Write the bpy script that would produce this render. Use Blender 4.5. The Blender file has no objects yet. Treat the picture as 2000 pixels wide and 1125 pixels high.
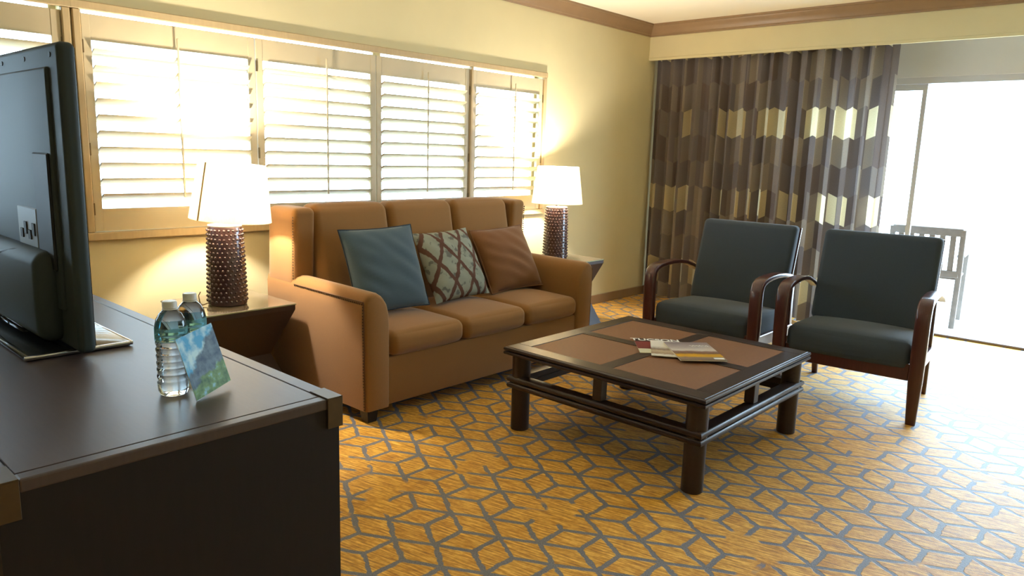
import bpy, bmesh, math, random
from mathutils import Vector, Matrix
random.seed(7)
S = bpy.context.scene
COL = S.collection

# ------------------------------------------------------------------ camera
CAMX, CAMZ = 3.9743, 1.3664
FW = Vector((-0.65993495, 0.72938156, -0.18024537))
RT = Vector((0.73737205, 0.67478298, 0.03082837))
UP = Vector((-0.14411215, 0.11256318, 0.98313845))
cd = bpy.data.cameras.new('camera')
cd.sensor_width = 36.0
cd.lens = 1442.61 / 2000 * 36.0
cd.clip_start = 0.05
cd.clip_end = 400
cam = bpy.data.objects.new('camera', cd)
COL.objects.link(cam)
m = Matrix.Identity(4)
for i in range(3):
    m[i][0], m[i][1], m[i][2] = RT[i], UP[i], -FW[i]
m[0][3], m[1][3], m[2][3] = CAMX, 0.0, CAMZ
cam.matrix_world = m
S.camera = cam

# ------------------------------------------------------------------ sky and exposure
SKY = (0.57, 0.79, 1.0)
SKY_STRENGTH = 13.5
w = bpy.data.worlds.new('sky')
S.world = w
w.use_nodes = True
w.node_tree.nodes['Background'].inputs[0].default_value = (*SKY, 1)
w.node_tree.nodes['Background'].inputs[1].default_value = SKY_STRENGTH
S.view_settings.view_transform = 'Standard'
S.view_settings.look = 'None'
S.view_settings.exposure = 0.8
S.view_settings.gamma = 1.0
S.view_settings.use_curve_mapping = False
S.cycles.use_denoising = True
S.cycles.max_bounces = 10
S.cycles.diffuse_bounces = 5
S.cycles.glossy_bounces = 4
S.cycles.transmission_bounces = 10
S.cycles.transparent_max_bounces = 12
S.cycles.sample_clamp_indirect = 8.0
S.cycles.caustics_reflective = False
S.cycles.caustics_refractive = False

LAMP_W = 56.0          # bulb power of the two table lamps
FILL_W = 5.0          # added fill, a made-up ceiling lamp behind the camera

def portal(name, loc, rot, sx, sy):
    l = bpy.data.lights.new(name, 'AREA')
    l.shape = 'RECTANGLE'; l.size = sx; l.size_y = sy
    l.cycles.is_portal = True
    o = bpy.data.objects.new(name, l); COL.objects.link(o)
    o.location = loc; o.rotation_euler = rot
    return o
portal('door_portal', (3.05, 6.86, 1.03), (math.radians(-90), 0, 0), 2.9, 2.1)
portal('window_portal', (-0.17, 2.99, 1.43), (0, math.radians(-90), 0), 1.15, 3.45)

# ------------------------------------------------------------------ helpers: materials
def lin(c):
    return tuple(((v/255)/12.92 if v/255 <= 0.04045 else ((v/255+0.055)/1.055)**2.4) for v in c)

def mat(name, rgb, rough=0.6, metal=0.0, spec=0.5, var=0.0, vscale=20, vstretch=(1, 1, 1), bump=0.0, bscale=200,
        bstretch=(1, 1, 1), coat=0.0, sheen=0.0, trans=0.0, ior=1.45, emit=None, estr=0.0):
    mt = bpy.data.materials.new(name)
    mt.use_nodes = True
    nt = mt.node_tree
    b = nt.nodes['Principled BSDF']
    c = lin(rgb)
    b.inputs['Base Color'].default_value = (*c, 1)
    b.inputs['Roughness'].default_value = rough
    b.inputs['Metallic'].default_value = metal
    b.inputs['Specular IOR Level'].default_value = spec
    b.inputs['Coat Weight'].default_value = coat
    b.inputs['Coat Roughness'].default_value = 0.15
    b.inputs['Sheen Weight'].default_value = sheen
    b.inputs['Transmission Weight'].default_value = trans
    b.inputs['IOR'].default_value = ior
    if emit:
        b.inputs['Emission Color'].default_value = (*lin(emit), 1)
        b.inputs['Emission Strength'].default_value = estr
    tc = nt.nodes.new('ShaderNodeTexCoord')
    if var > 0:
        mp = nt.nodes.new('ShaderNodeMapping'); mp.inputs['Scale'].default_value = vstretch
        nz = nt.nodes.new('ShaderNodeTexNoise'); nz.inputs['Scale'].default_value = vscale; nz.inputs['Detail'].default_value = 4
        rp = nt.nodes.new('ShaderNodeValToRGB')
        rp.color_ramp.elements[0].position = 0.3; rp.color_ramp.elements[1].position = 0.7
        rp.color_ramp.elements[0].color = (*[v*(1-var) for v in c], 1)
        rp.color_ramp.elements[1].color = (*[min(1, v*(1+var)) for v in c], 1)
        nt.links.new(tc.outputs['Object'], mp.inputs[0]); nt.links.new(mp.outputs[0], nz.inputs['Vector'])
        nt.links.new(nz.outputs['Fac'], rp.inputs[0]); nt.links.new(rp.outputs[0], b.inputs['Base Color'])
    if bump > 0:
        mp = nt.nodes.new('ShaderNodeMapping'); mp.inputs['Scale'].default_value = bstretch
        nz = nt.nodes.new('ShaderNodeTexNoise'); nz.inputs['Scale'].default_value = bscale; nz.inputs['Detail'].default_value = 3
        bp = nt.nodes.new('ShaderNodeBump'); bp.inputs['Strength'].default_value = bump; bp.inputs['Distance'].default_value = 0.004
        nt.links.new(tc.outputs['Object'], mp.inputs[0]); nt.links.new(mp.outputs[0], nz.inputs['Vector'])
        nt.links.new(nz.outputs['Fac'], bp.inputs['Height']); nt.links.new(bp.outputs[0], b.inputs['Normal'])
    return mt

class NT:
    """tiny node-graph writer"""
    def __init__(s, mt):
        s.nt = mt.node_tree
    def n(s, t, **k):
        o = s.nt.nodes.new(t)
        for a, v in k.items(): setattr(o, a, v)
        return o
    def put(s, sock, v):
        if isinstance(v, (int, float)): sock.default_value = v
        elif isinstance(v, (tuple, list)): sock.default_value = v
        else: s.nt.links.new(v, sock)
    def m(s, op, a, b=0.0, c=0.0, clamp=False):
        o = s.n('ShaderNodeMath', operation=op); o.use_clamp = clamp
        for i, v in enumerate((a, b, c)): s.put(o.inputs[i], v)
        return o.outputs[0]
    def mix(s, f, a, b):
        o = s.n('ShaderNodeMix', data_type='RGBA')
        s.put(o.inputs[0], f); s.put(o.inputs[6], a); s.put(o.inputs[7], b)
        return o.outputs[2]
    def sep(s, v):
        o = s.n('ShaderNodeSeparateXYZ'); s.put(o.inputs[0], v); return o.outputs
    def comb(s, x, y, z=0.0):
        o = s.n('ShaderNodeCombineXYZ')
        for i, v in enumerate((x, y, z)): s.put(o.inputs[i], v)
        return o.outputs[0]
    def noise(s, v, scale, detail=2.0):
        o = s.n('ShaderNodeTexNoise'); s.put(o.inputs['Vector'], v)
        o.inputs['Scale'].default_value = scale; o.inputs['Detail'].default_value = detail
        return o.outputs['Fac']
    def scale(s, v, k):
        o = s.n('ShaderNodeMapping'); s.put(o.inputs[0], v); o.inputs['Scale'].default_value = k; return o.outputs[0]
    def ramp(s, f, stops, interp='LINEAR'):
        o = s.n('ShaderNodeValToRGB'); r = o.color_ramp; r.interpolation = interp
        while len(r.elements) < len(stops): r.elements.new(0.5)
        for e, (p, c) in zip(r.elements, stops): e.position = p; e.color = (*lin(c), 1)
        s.put(o.inputs[0], f); return o.outputs[0]
def rgba(c): return (*lin(c), 1)

def carpet_material():
    mt = mat('carpet', (170, 125, 40), rough=0.58, spec=0.5, sheen=0.10)
    g = NT(mt); b = g.nt.nodes['Principled BSDF']
    co = g.n('ShaderNodeTexCoord').outputs['Object']
    # pile wobble so the lines are not ruled
    wob = g.m('MULTIPLY', g.m('SUBTRACT', g.noise(co, 45, 2), 0.5), 0.012)
    wob2 = g.m('MULTIPLY', g.m('SUBTRACT', g.noise(co, 14, 1), 0.5), 0.016)
    wob = g.m('ADD', wob, wob2)
    x, y, _ = g.sep(co)
    HX, PY, A, D = 0.1262, 0.2758, 0.134, 0.067
    x = g.m('SUBTRACT', g.m('ADD', x, wob), 2.060); y = g.m('SUBTRACT', g.m('ADD', y, wob), 1.953)
    t = g.m('PINGPONG', g.m('DIVIDE', x, HX), 1.0)
    def wrap(v): return g.m('ABSOLUTE', g.m('WRAP', v, PY/2, -PY/2))
    dT = g.m('MULTIPLY', t, D)
    l1 = wrap(g.m('SUBTRACT', g.m('ADD', y, dT), A))
    l2 = wrap(g.m('ADD', y, dT))
    l3 = wrap(g.m('SUBTRACT', g.m('SUBTRACT', y, g.m('MULTIPLY', t, PY-A-D)), A))
    d = g.m('MULTIPLY', g.m('MINIMUM', g.m('MINIMUM', l1, l2), l3), 0.88)
    # uprights
    u0 = g.m('MULTIPLY', t, HX)
    q0 = g.m('MAXIMUM', g.m('SUBTRACT', wrap(g.m('SUBTRACT', y, A/2)), A/2), 0.0)
    v0 = g.m('MAXIMUM', u0, q0)
    u1 = g.m('MULTIPLY', g.m('SUBTRACT', 1.0, t), HX)
    q1 = g.m('MAXIMUM', g.m('SUBTRACT', wrap(g.m('ADD', g.m('SUBTRACT', y, A/2), D)), A/2), 0.0)
    v1 = g.m('MAXIMUM', u1, q1)
    d = g.m('MINIMUM', d, g.m('MULTIPLY', g.m('MINIMUM', v0, v1), 0.9))
    line = g.m('SUBTRACT', 1.0, g.m('MULTIPLY', g.m('SUBTRACT', d, 0.0080), 330.0), clamp=True)
    gap = g.m('MULTIPLY', g.m('SUBTRACT', g.m('ADD', g.noise(co, 3.1, 1), g.m('MULTIPLY', g.noise(co, 16, 0), 0.22)), 0.745), 28.0, clamp=True)
    line = g.m('MULTIPLY', line, g.m('SUBTRACT', 1.0, gap))
    # gold yarn, streaked along the weave
    rot = g.n('ShaderNodeMapping'); g.put(rot.inputs[0], co); rot.inputs['Rotation'].default_value = (0, 0, math.radians(-12))
    st = g.noise(g.scale(rot.outputs[0], (11, 120, 1)), 1.0, 3)
    st2 = g.noise(g.scale(rot.outputs[0], (60, 60, 1)), 1.0, 2)
    f = g.m('ADD', g.m('MULTIPLY', st, 0.8), g.m('MULTIPLY', st2, 0.2))
    gold = g.ramp(f, [(0.30, (134, 86, 12)), (0.48, (200, 142, 28)), (0.66, (246, 198, 86))])
    grey = g.ramp(g.noise(co, 220, 2), [(0.3, (86, 88, 96)), (0.7, (124, 126, 136))])
    g.put(b.inputs['Base Color'], g.mix(line, gold, grey))
    bp = g.n('ShaderNodeBump'); bp.inputs['Strength'].default_value = 0.5; bp.inputs['Distance'].default_value = 0.004
    g.put(bp.inputs['Height'], g.m('SUBTRACT', g.m('MULTIPLY', g.noise(co, 260, 2), 0.6), g.m('MULTIPLY', line, 0.5)))
    g.put(b.inputs['Normal'], bp.outputs[0])
    return mt

def curtain_material():
    mt = mat('curtain_fabric', (110, 100, 90), rough=0.9, spec=0.1)
    g = NT(mt); b = g.nt.nodes['Principled BSDF']
    uv = g.n('ShaderNodeUVMap').outputs[0]
    u, v, _ = g.sep(uv)
    CW, RH = 0.098, 0.2335
    uc = g.m('DIVIDE', u, CW)
    ci = g.m('FLOOR', uc)
    zig = g.m('PINGPONG', uc, 1.0)
    vv = g.m('DIVIDE', g.m('ADD', g.m('SUBTRACT', v, 0.185), g.m('MULTIPLY', zig, 0.036)), RH)
    ri = g.m('FLOOR', vv)
    wn = g.n('ShaderNodeTexWhiteNoise', noise_dimensions='2D'); g.put(wn.inputs[0], g.comb(g.m('FLOOR', g.m('DIVIDE', ci, 2.0)), ri)); r1 = wn.outputs['Value']
    wn2 = g.n('ShaderNodeTexWhiteNoise', noise_dimensions='2D'); g.put(wn2.inputs[0], g.comb(g.m('ADD', ci, 37.3), ri)); r2 = wn2.outputs['Value']
    dark = g.ramp(g.m('ADD', g.m('MULTIPLY', r1, 0.6), g.m('MULTIPLY', r2, 0.4)),
                  [(0.0, (108, 96, 90)), (0.3, (130, 119, 110)), (0.5, (116, 107, 104)), (0.7, (146, 134, 120))], 'CONSTANT')
    light = g.ramp(r2, [(0.0, (196, 178, 138)), (1.0, (214, 198, 158))])
    row = g.m('COMPARE', g.m('MODULO', g.m('ADD', ri, 30.0), 3.0), 0.0, 0.1)
    isl = g.m('MULTIPLY', row, g.m('GREATER_THAN', r2, 0.56))
    weave = g.noise(g.scale(uv, (500, 90, 1)), 1.0, 2)
    col = g.mix(isl, dark, light)
    col = g.mix(g.m('MULTIPLY', g.m('SUBTRACT', weave, 0.35), 0.6, clamp=True), col, rgba((60, 50, 44)))
    g.put(b.inputs['Base Color'], col)
    tr = g.n('ShaderNodeBsdfTranslucent'); g.put(tr.inputs[0], col)
    mx = g.n('ShaderNodeMixShader'); g.put(mx.inputs[0], g.m('ADD', 0.18, g.m('MULTIPLY', isl, 0.3)))
    out = g.nt.nodes['Material Output']
    g.put(mx.inputs[1], b.outputs[0]); g.put(mx.inputs[2], tr.outputs[0]); g.put(out.inputs[0], mx.outputs[0])
    return mt

def pane_material():
    mt = bpy.data.materials.new('window_glass'); mt.use_nodes = True
    g = NT(mt); g.nt.nodes.remove(g.nt.nodes['Principled BSDF'])
    t = g.n('ShaderNodeBsdfTransparent'); t.inputs[0].default_value = (0.97, 0.985, 0.98, 1)
    gl = g.n('ShaderNodeBsdfGlossy'); gl.inputs['Roughness'].default_value = 0.02
    lw = g.n('ShaderNodeLayerWeight'); fr = g.n('ShaderNodeMath', operation='MULTIPLY_ADD')
    g.put(fr.inputs[0], g.m('POWER', lw.outputs['Facing'], 5.0)); fr.inputs[1].default_value = 0.9; fr.inputs[2].default_value = 0.04
    mx = g.n('ShaderNodeMixShader'); g.put(mx.inputs[0], fr.outputs[0]); g.put(mx.inputs[1], t.outputs[0]); g.put(mx.inputs[2], gl.outputs[0])
    g.put(g.nt.nodes['Material Output'].inputs[0], mx.outputs[0])
    return mt

def shade_material():
    mt = bpy.data.materials.new('lamp_shade_linen'); mt.use_nodes = True
    g = NT(mt); g.nt.nodes.remove(g.nt.nodes['Principled BSDF'])
    co = g.n('ShaderNodeTexCoord').outputs['Object']
    col = g.ramp(g.noise(g.scale(co, (300, 300, 40)), 1.0, 2), [(0.3, (246, 236, 212)), (0.7, (252, 246, 228))])
    d = g.n('ShaderNodeBsdfDiffuse'); g.put(d.inputs[0], col)
    t = g.n('ShaderNodeBsdfTranslucent'); g.put(t.inputs[0], col)
    mx = g.n('ShaderNodeMixShader'); mx.inputs[0].default_value = 0.58
    g.put(mx.inputs[1], d.outputs[0]); g.put(mx.inputs[2], t.outputs[0])
    g.put(g.nt.nodes['Material Output'].inputs[0], mx.outputs[0])
    return mt

def lattice_pillow_material():
    mt = mat('lattice_fabric', (150, 155, 140), rough=0.9, spec=0.1, bump=0.2, bscale=500)
    g = NT(mt); b = g.nt.nodes['Principled BSDF']
    co = g.n('ShaderNodeTexCoord').outputs['Object']
    x, y, z = g.sep(co)
    wb = g.m('MULTIPLY', g.m('SUBTRACT', g.noise(co, 30, 2), 0.5), 0.02)
    x = g.m('ADD', x, wb)
    a = g.m('ABSOLUTE', g.m('WRAP', g.m('ADD', g.m('MULTIPLY', x, 0.86), g.m('MULTIPLY', z, 0.5)), 0.062, -0.062))
    c = g.m('ABSOLUTE', g.m('WRAP', g.m('SUBTRACT', g.m('MULTIPLY', x, 0.86), g.m('MULTIPLY', z, 0.5)), 0.062, -0.062))
    d = g.m('MINIMUM', a, c)
    ln = g.m('SUBTRACT', 1.0, g.m('MULTIPLY', g.m('SUBTRACT', d, 0.010), 300.0), clamp=True)
    bl = g.m('MULTIPLY', g.m('SUBTRACT', g.noise(co, 22, 2), 0.56), 14.0, clamp=True)
    base = g.mix(g.m('MULTIPLY', bl, 0.7), rgba((138, 142, 130)), rgba((78, 77, 76)))
    g.put(b.inputs['Base Color'], g.mix(ln, base, rgba((92, 66, 56))))
    return mt

def weave_material():
    mt = mat('woven_panel', (132, 96, 68), rough=0.55, spec=0.35)
    g = NT(mt); b = g.nt.nodes['Principled BSDF']
    co = g.n('ShaderNodeTexCoord').outputs['Object']
    wa = g.n('ShaderNodeTexChecker'); g.put(wa.inputs['Vector'], co); wa.inputs['Scale'].default_value = 190
    wa.inputs['Color1'].default_value = rgba((140, 100, 68)); wa.inputs['Color2'].default_value = rgba((112, 76, 50))
    col = g.mix(g.m('MULTIPLY', g.noise(co, 60, 2), 0.5), wa.outputs[0], rgba((100, 66, 46)))
    g.put(b.inputs['Base Color'], col)
    bp = g.n('ShaderNodeBump'); bp.inputs['Strength'].default_value = 0.25; bp.inputs['Distance'].default_value = 0.002
    g.put(bp.inputs['Height'], wa.outputs['Fac']); g.put(b.inputs['Normal'], bp.outputs[0])
    return mt

def label_material():
    mt = bpy.data.materials.new('teal_clear_label'); mt.use_nodes = True
    g = NT(mt); g.nt.nodes.remove(g.nt.nodes['Principled BSDF'])
    t = g.n('ShaderNodeBsdfTransparent'); t.inputs[0].default_value = rgba((228, 246, 248))
    d = g.n('ShaderNodeBsdfDiffuse'); d.inputs[0].default_value = rgba((150, 206, 220))
    mx = g.n('ShaderNodeMixShader'); mx.inputs[0].default_value = 0.16
    g.put(mx.inputs[1], t.outputs[0]); g.put(mx.inputs[2], d.outputs[0])
    g.put(g.nt.nodes['Material Output'].inputs[0], mx.outputs[0])
    return mt

def card_material():
    mt = mat('postcard_print', (90, 150, 200), rough=0.5, spec=0.2)
    g = NT(mt); b = g.nt.nodes['Principled BSDF']
    co = g.n('ShaderNodeTexCoord').outputs['Object']
    x, y, z = g.sep(co)          # x across 0..0.12, z up 0..0.14
    n = g.m('MULTIPLY', g.m('SUBTRACT', g.noise(co, 40, 4), 0.5), 0.05)
    hill = g.m('ADD', g.m('MULTIPLY', x, 0.62), 0.052)               # slope of the mountain
    k = g.m('SUBTRACT', g.m('ADD', z, n), hill)
    sky = g.ramp(g.noise(co, 28, 3), [(0.45, (78, 160, 208)), (0.62, (190, 222, 232))])
    mtn = g.ramp(g.noise(co, 60, 4), [(0.3, (58, 78, 104)), (0.7, (112, 132, 146))])
    grn = g.ramp(g.noise(co, 50, 3), [(0.3, (62, 96, 66)), (0.55, (116, 150, 96)), (0.75, (150, 200, 220))])
    col = g.mix(g.m('MULTIPLY', k, 120.0, clamp=True), mtn, sky)
    low = g.m('MULTIPLY', g.m('SUBTRACT', g.m('ADD', g.m('MULTIPLY', x, 0.3), 0.028), g.m('ADD', z, n)), 120.0, clamp=True)
    g.put(b.inputs['Base Color'], g.mix(low, col, grn))
    return mt

def cover_material(name, stops, nscale=30, amt=0.04):
    mt = mat(name, (200, 200, 200), rough=0.3, spec=0.4)
    g = NT(mt); b = g.nt.nodes['Principled BSDF']
    co = g.n('ShaderNodeTexCoord').outputs['Object']
    x, y, z = g.sep(co)
    f = g.m('ADD', g.m('DIVIDE', y, 0.30), g.m('MULTIPLY', g.m('SUBTRACT', g.noise(co, nscale, 3), 0.5), amt))
    g.put(b.inputs['Base Color'], g.ramp(g.m('ADD', f, 0.5), stops))
    return mt

MT = {}
MT['wall'] = mat('wall_paint', (203, 192, 154), rough=0.85, spec=0.2, var=0.03, vscale=3, bump=0.08, bscale=260)
MT['wallback'] = mat('pale_grey_wall_paint', (206, 204, 204), rough=0.85, spec=0.2, bump=0.08, bscale=260)
MT['ceiling'] = mat('ceiling_paint', (236, 228, 210), rough=0.9, spec=0.2, bump=0.05, bscale=200)
MT['trim'] = mat('taupe_trim', (138, 112, 84), rough=0.4, spec=0.4, var=0.06, vscale=8)
MT['shutter'] = mat('shutter_paint', (186, 171, 140), rough=0.45, spec=0.4, var=0.03, vscale=6)
MT['wframe'] = mat('window_frame_paint', (172, 150, 112), rough=0.5, spec=0.4, var=0.05, vscale=10, vstretch=(1, 8, 1))
MT['glass'] = pane_material()
MT['carpet'] = carpet_material()
MT['curtain'] = curtain_material()
MT['alu'] = mat('light_aluminium', (196, 196, 200), rough=0.5, metal=0.0)
MT['sill'] = mat('bronze_sill', (92, 80, 80), rough=0.5)
MT['deck'] = mat('deck_concrete', (190, 186, 180), rough=0.9, var=0.06, vscale=5)
MT['stucco'] = mat('stucco', (200, 186, 160), rough=0.95, bump=0.3, bscale=60)
MT['sofa'] = mat('sofa_twill', (134, 95, 51), rough=0.85, spec=0.2, var=0.08, vscale=260, vstretch=(1, 1, 3), bump=0.15, bscale=600, sheen=0.2)
MT['tanp'] = mat('tan_pillow_twill', (116, 78, 46), rough=0.85, spec=0.2, var=0.06, vscale=300, bump=0.15, bscale=600, sheen=0.2)
MT['bluep'] = mat('blue_linen', (72, 88, 98), rough=0.9, spec=0.15, var=0.07, vscale=320, bump=0.2, bscale=600, sheen=0.2)
MT['bluepipe'] = mat('dark_blue_piping', (36, 46, 56), rough=0.8)
MT['lattice'] = lattice_pillow_material()
MT['seamtrim'] = mat('sofa_seam_twill', (92, 62, 34), rough=0.8)
MT['nail'] = mat('brass_nailhead', (70, 50, 30), rough=0.35, metal=0.6)
MT['darkfoot'] = mat('black_wood_foot', (26, 20, 17), rough=0.4)
MT['esp'] = mat('espresso_wood', (46, 33, 30), rough=0.36, spec=0.4, var=0.12, vscale=14, vstretch=(1, 10, 10), coat=0.1)
MT['espm'] = mat('espresso_end_table', (44, 31, 29), rough=0.42, var=0.15, vscale=14, vstretch=(1, 10, 10))
MT['dtop'] = mat('dresser_top_laminate', (72, 60, 58), rough=0.40, spec=0.5, var=0.06, vscale=12, vstretch=(1, 12, 1))
MT['dbody'] = mat('dresser_body_laminate', (30, 25, 25), rough=0.55, spec=0.3, var=0.08, vscale=10, vstretch=(8, 8, 1))
MT['groove'] = mat('black_groove', (18, 14, 13), rough=0.7)
MT['bronze'] = mat('antique_bronze', (88, 74, 56), rough=0.42, metal=0.75, var=0.1, vscale=40)
MT['weave'] = weave_material()
MT['chairfab'] = mat('charcoal_teal_fabric', (60, 67, 74), rough=0.95, spec=0.1, var=0.08, vscale=400, bump=0.15, bscale=700, sheen=0.15)
MT['cherry'] = mat('dark_cherry_wood', (70, 36, 32), rough=0.28, spec=0.5, var=0.15, vscale=10, vstretch=(10, 10, 1), coat=0.3)
MT['tv'] = mat('tv_black_plastic', (50, 57, 56), rough=0.55, spec=0.22)
MT['tvmatte'] = mat('tv_black_recess', (8, 8, 9), rough=0.6)
MT['screen'] = mat('tv_screen', (8, 9, 11), rough=0.08)
MT['chrome'] = mat('chrome', (200, 200, 205), rough=0.1, metal=1.0)
MT['tvglass'] = mat('tv_stand_gloss_black', (30, 34, 40), rough=0.08, spec=0.6)
MT['port'] = mat('port_panel_grey', (96, 94, 84), rough=0.5)
MT['lampb'] = mat('glazed_brown_ceramic', (66, 44, 44), rough=0.2, spec=0.5, coat=0.4)
MT['shade'] = shade_material()
MT['seam'] = mat('shade_seam', (176, 140, 84), rough=0.8)
MT['white'] = mat('white_plastic', (228, 228, 222), rough=0.4)
MT['cord'] = mat('clear_brown_cord', (120, 92, 56), rough=0.4)
MT['bulb'] = mat('warm_bulb', (255, 240, 210), emit=(255, 206, 140), estr=30.0)
MT['tglass'] = mat('smoked_table_glass', (120, 108, 92), rough=0.06, spec=0.6, coat=0.5)
MT['tgedge'] = mat('table_glass_edge', (150, 160, 130), rough=0.15)
MT['pet'] = mat('clear_bottle_water', (232, 244, 248), rough=0.02, trans=1.0, ior=1.30)
MT['cap'] = mat('white_bottle_cap', (206, 208, 204), rough=0.45, bump=0.2, bscale=300)
MT['label'] = label_material()
MT['card'] = card_material()
MT['cardback'] = mat('card_white_stock', (225, 225, 220), rough=0.5)
MT['paper'] = mat('magazine_paper', (222, 214, 196), rough=0.6)
MT['mag1'] = cover_material('cover_maroon', [(0.0, (205, 200, 170)), (0.27, (206, 202, 172)), (0.30, (110, 38, 44)), (0.74, (128, 48, 56)), (0.77, (34, 20, 22)), (1.0, (28, 18, 20))], 20, 0.02)
MT['mag2'] = cover_material('cover_white', [(0.0, (214, 210, 200)), (0.1, (210, 206, 194)), (0.14, (150, 124, 98)), (0.3, (196, 178, 148)), (0.42, (120, 100, 84)), (0.55, (200, 196, 186)), (0.62, (220, 216, 206)), (1.0, (222, 220, 212))], 60, 0.16)
MT['mag3'] = cover_material('cover_landscape', [(0.0, (130, 110, 96)), (0.10, (140, 118, 100)), (0.15, (206, 158, 30)), (0.27, (196, 146, 40)), (0.34, (118, 86, 68)), (0.46, (140, 112, 98)), (0.52, (206, 196, 184)), (0.72, (170, 160, 158)), (1.0, (134, 122, 126))], 40, 0.10)
MT['ink'] = mat('white_ink', (240, 240, 236), rough=0.4)
MT['teak'] = mat('weathered_teak', (120, 112, 104), rough=0.7, var=0.1, vscale=20)
MT['metal'] = mat('hinge_metal', (120, 100, 70), rough=0.4, metal=0.8)

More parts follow.
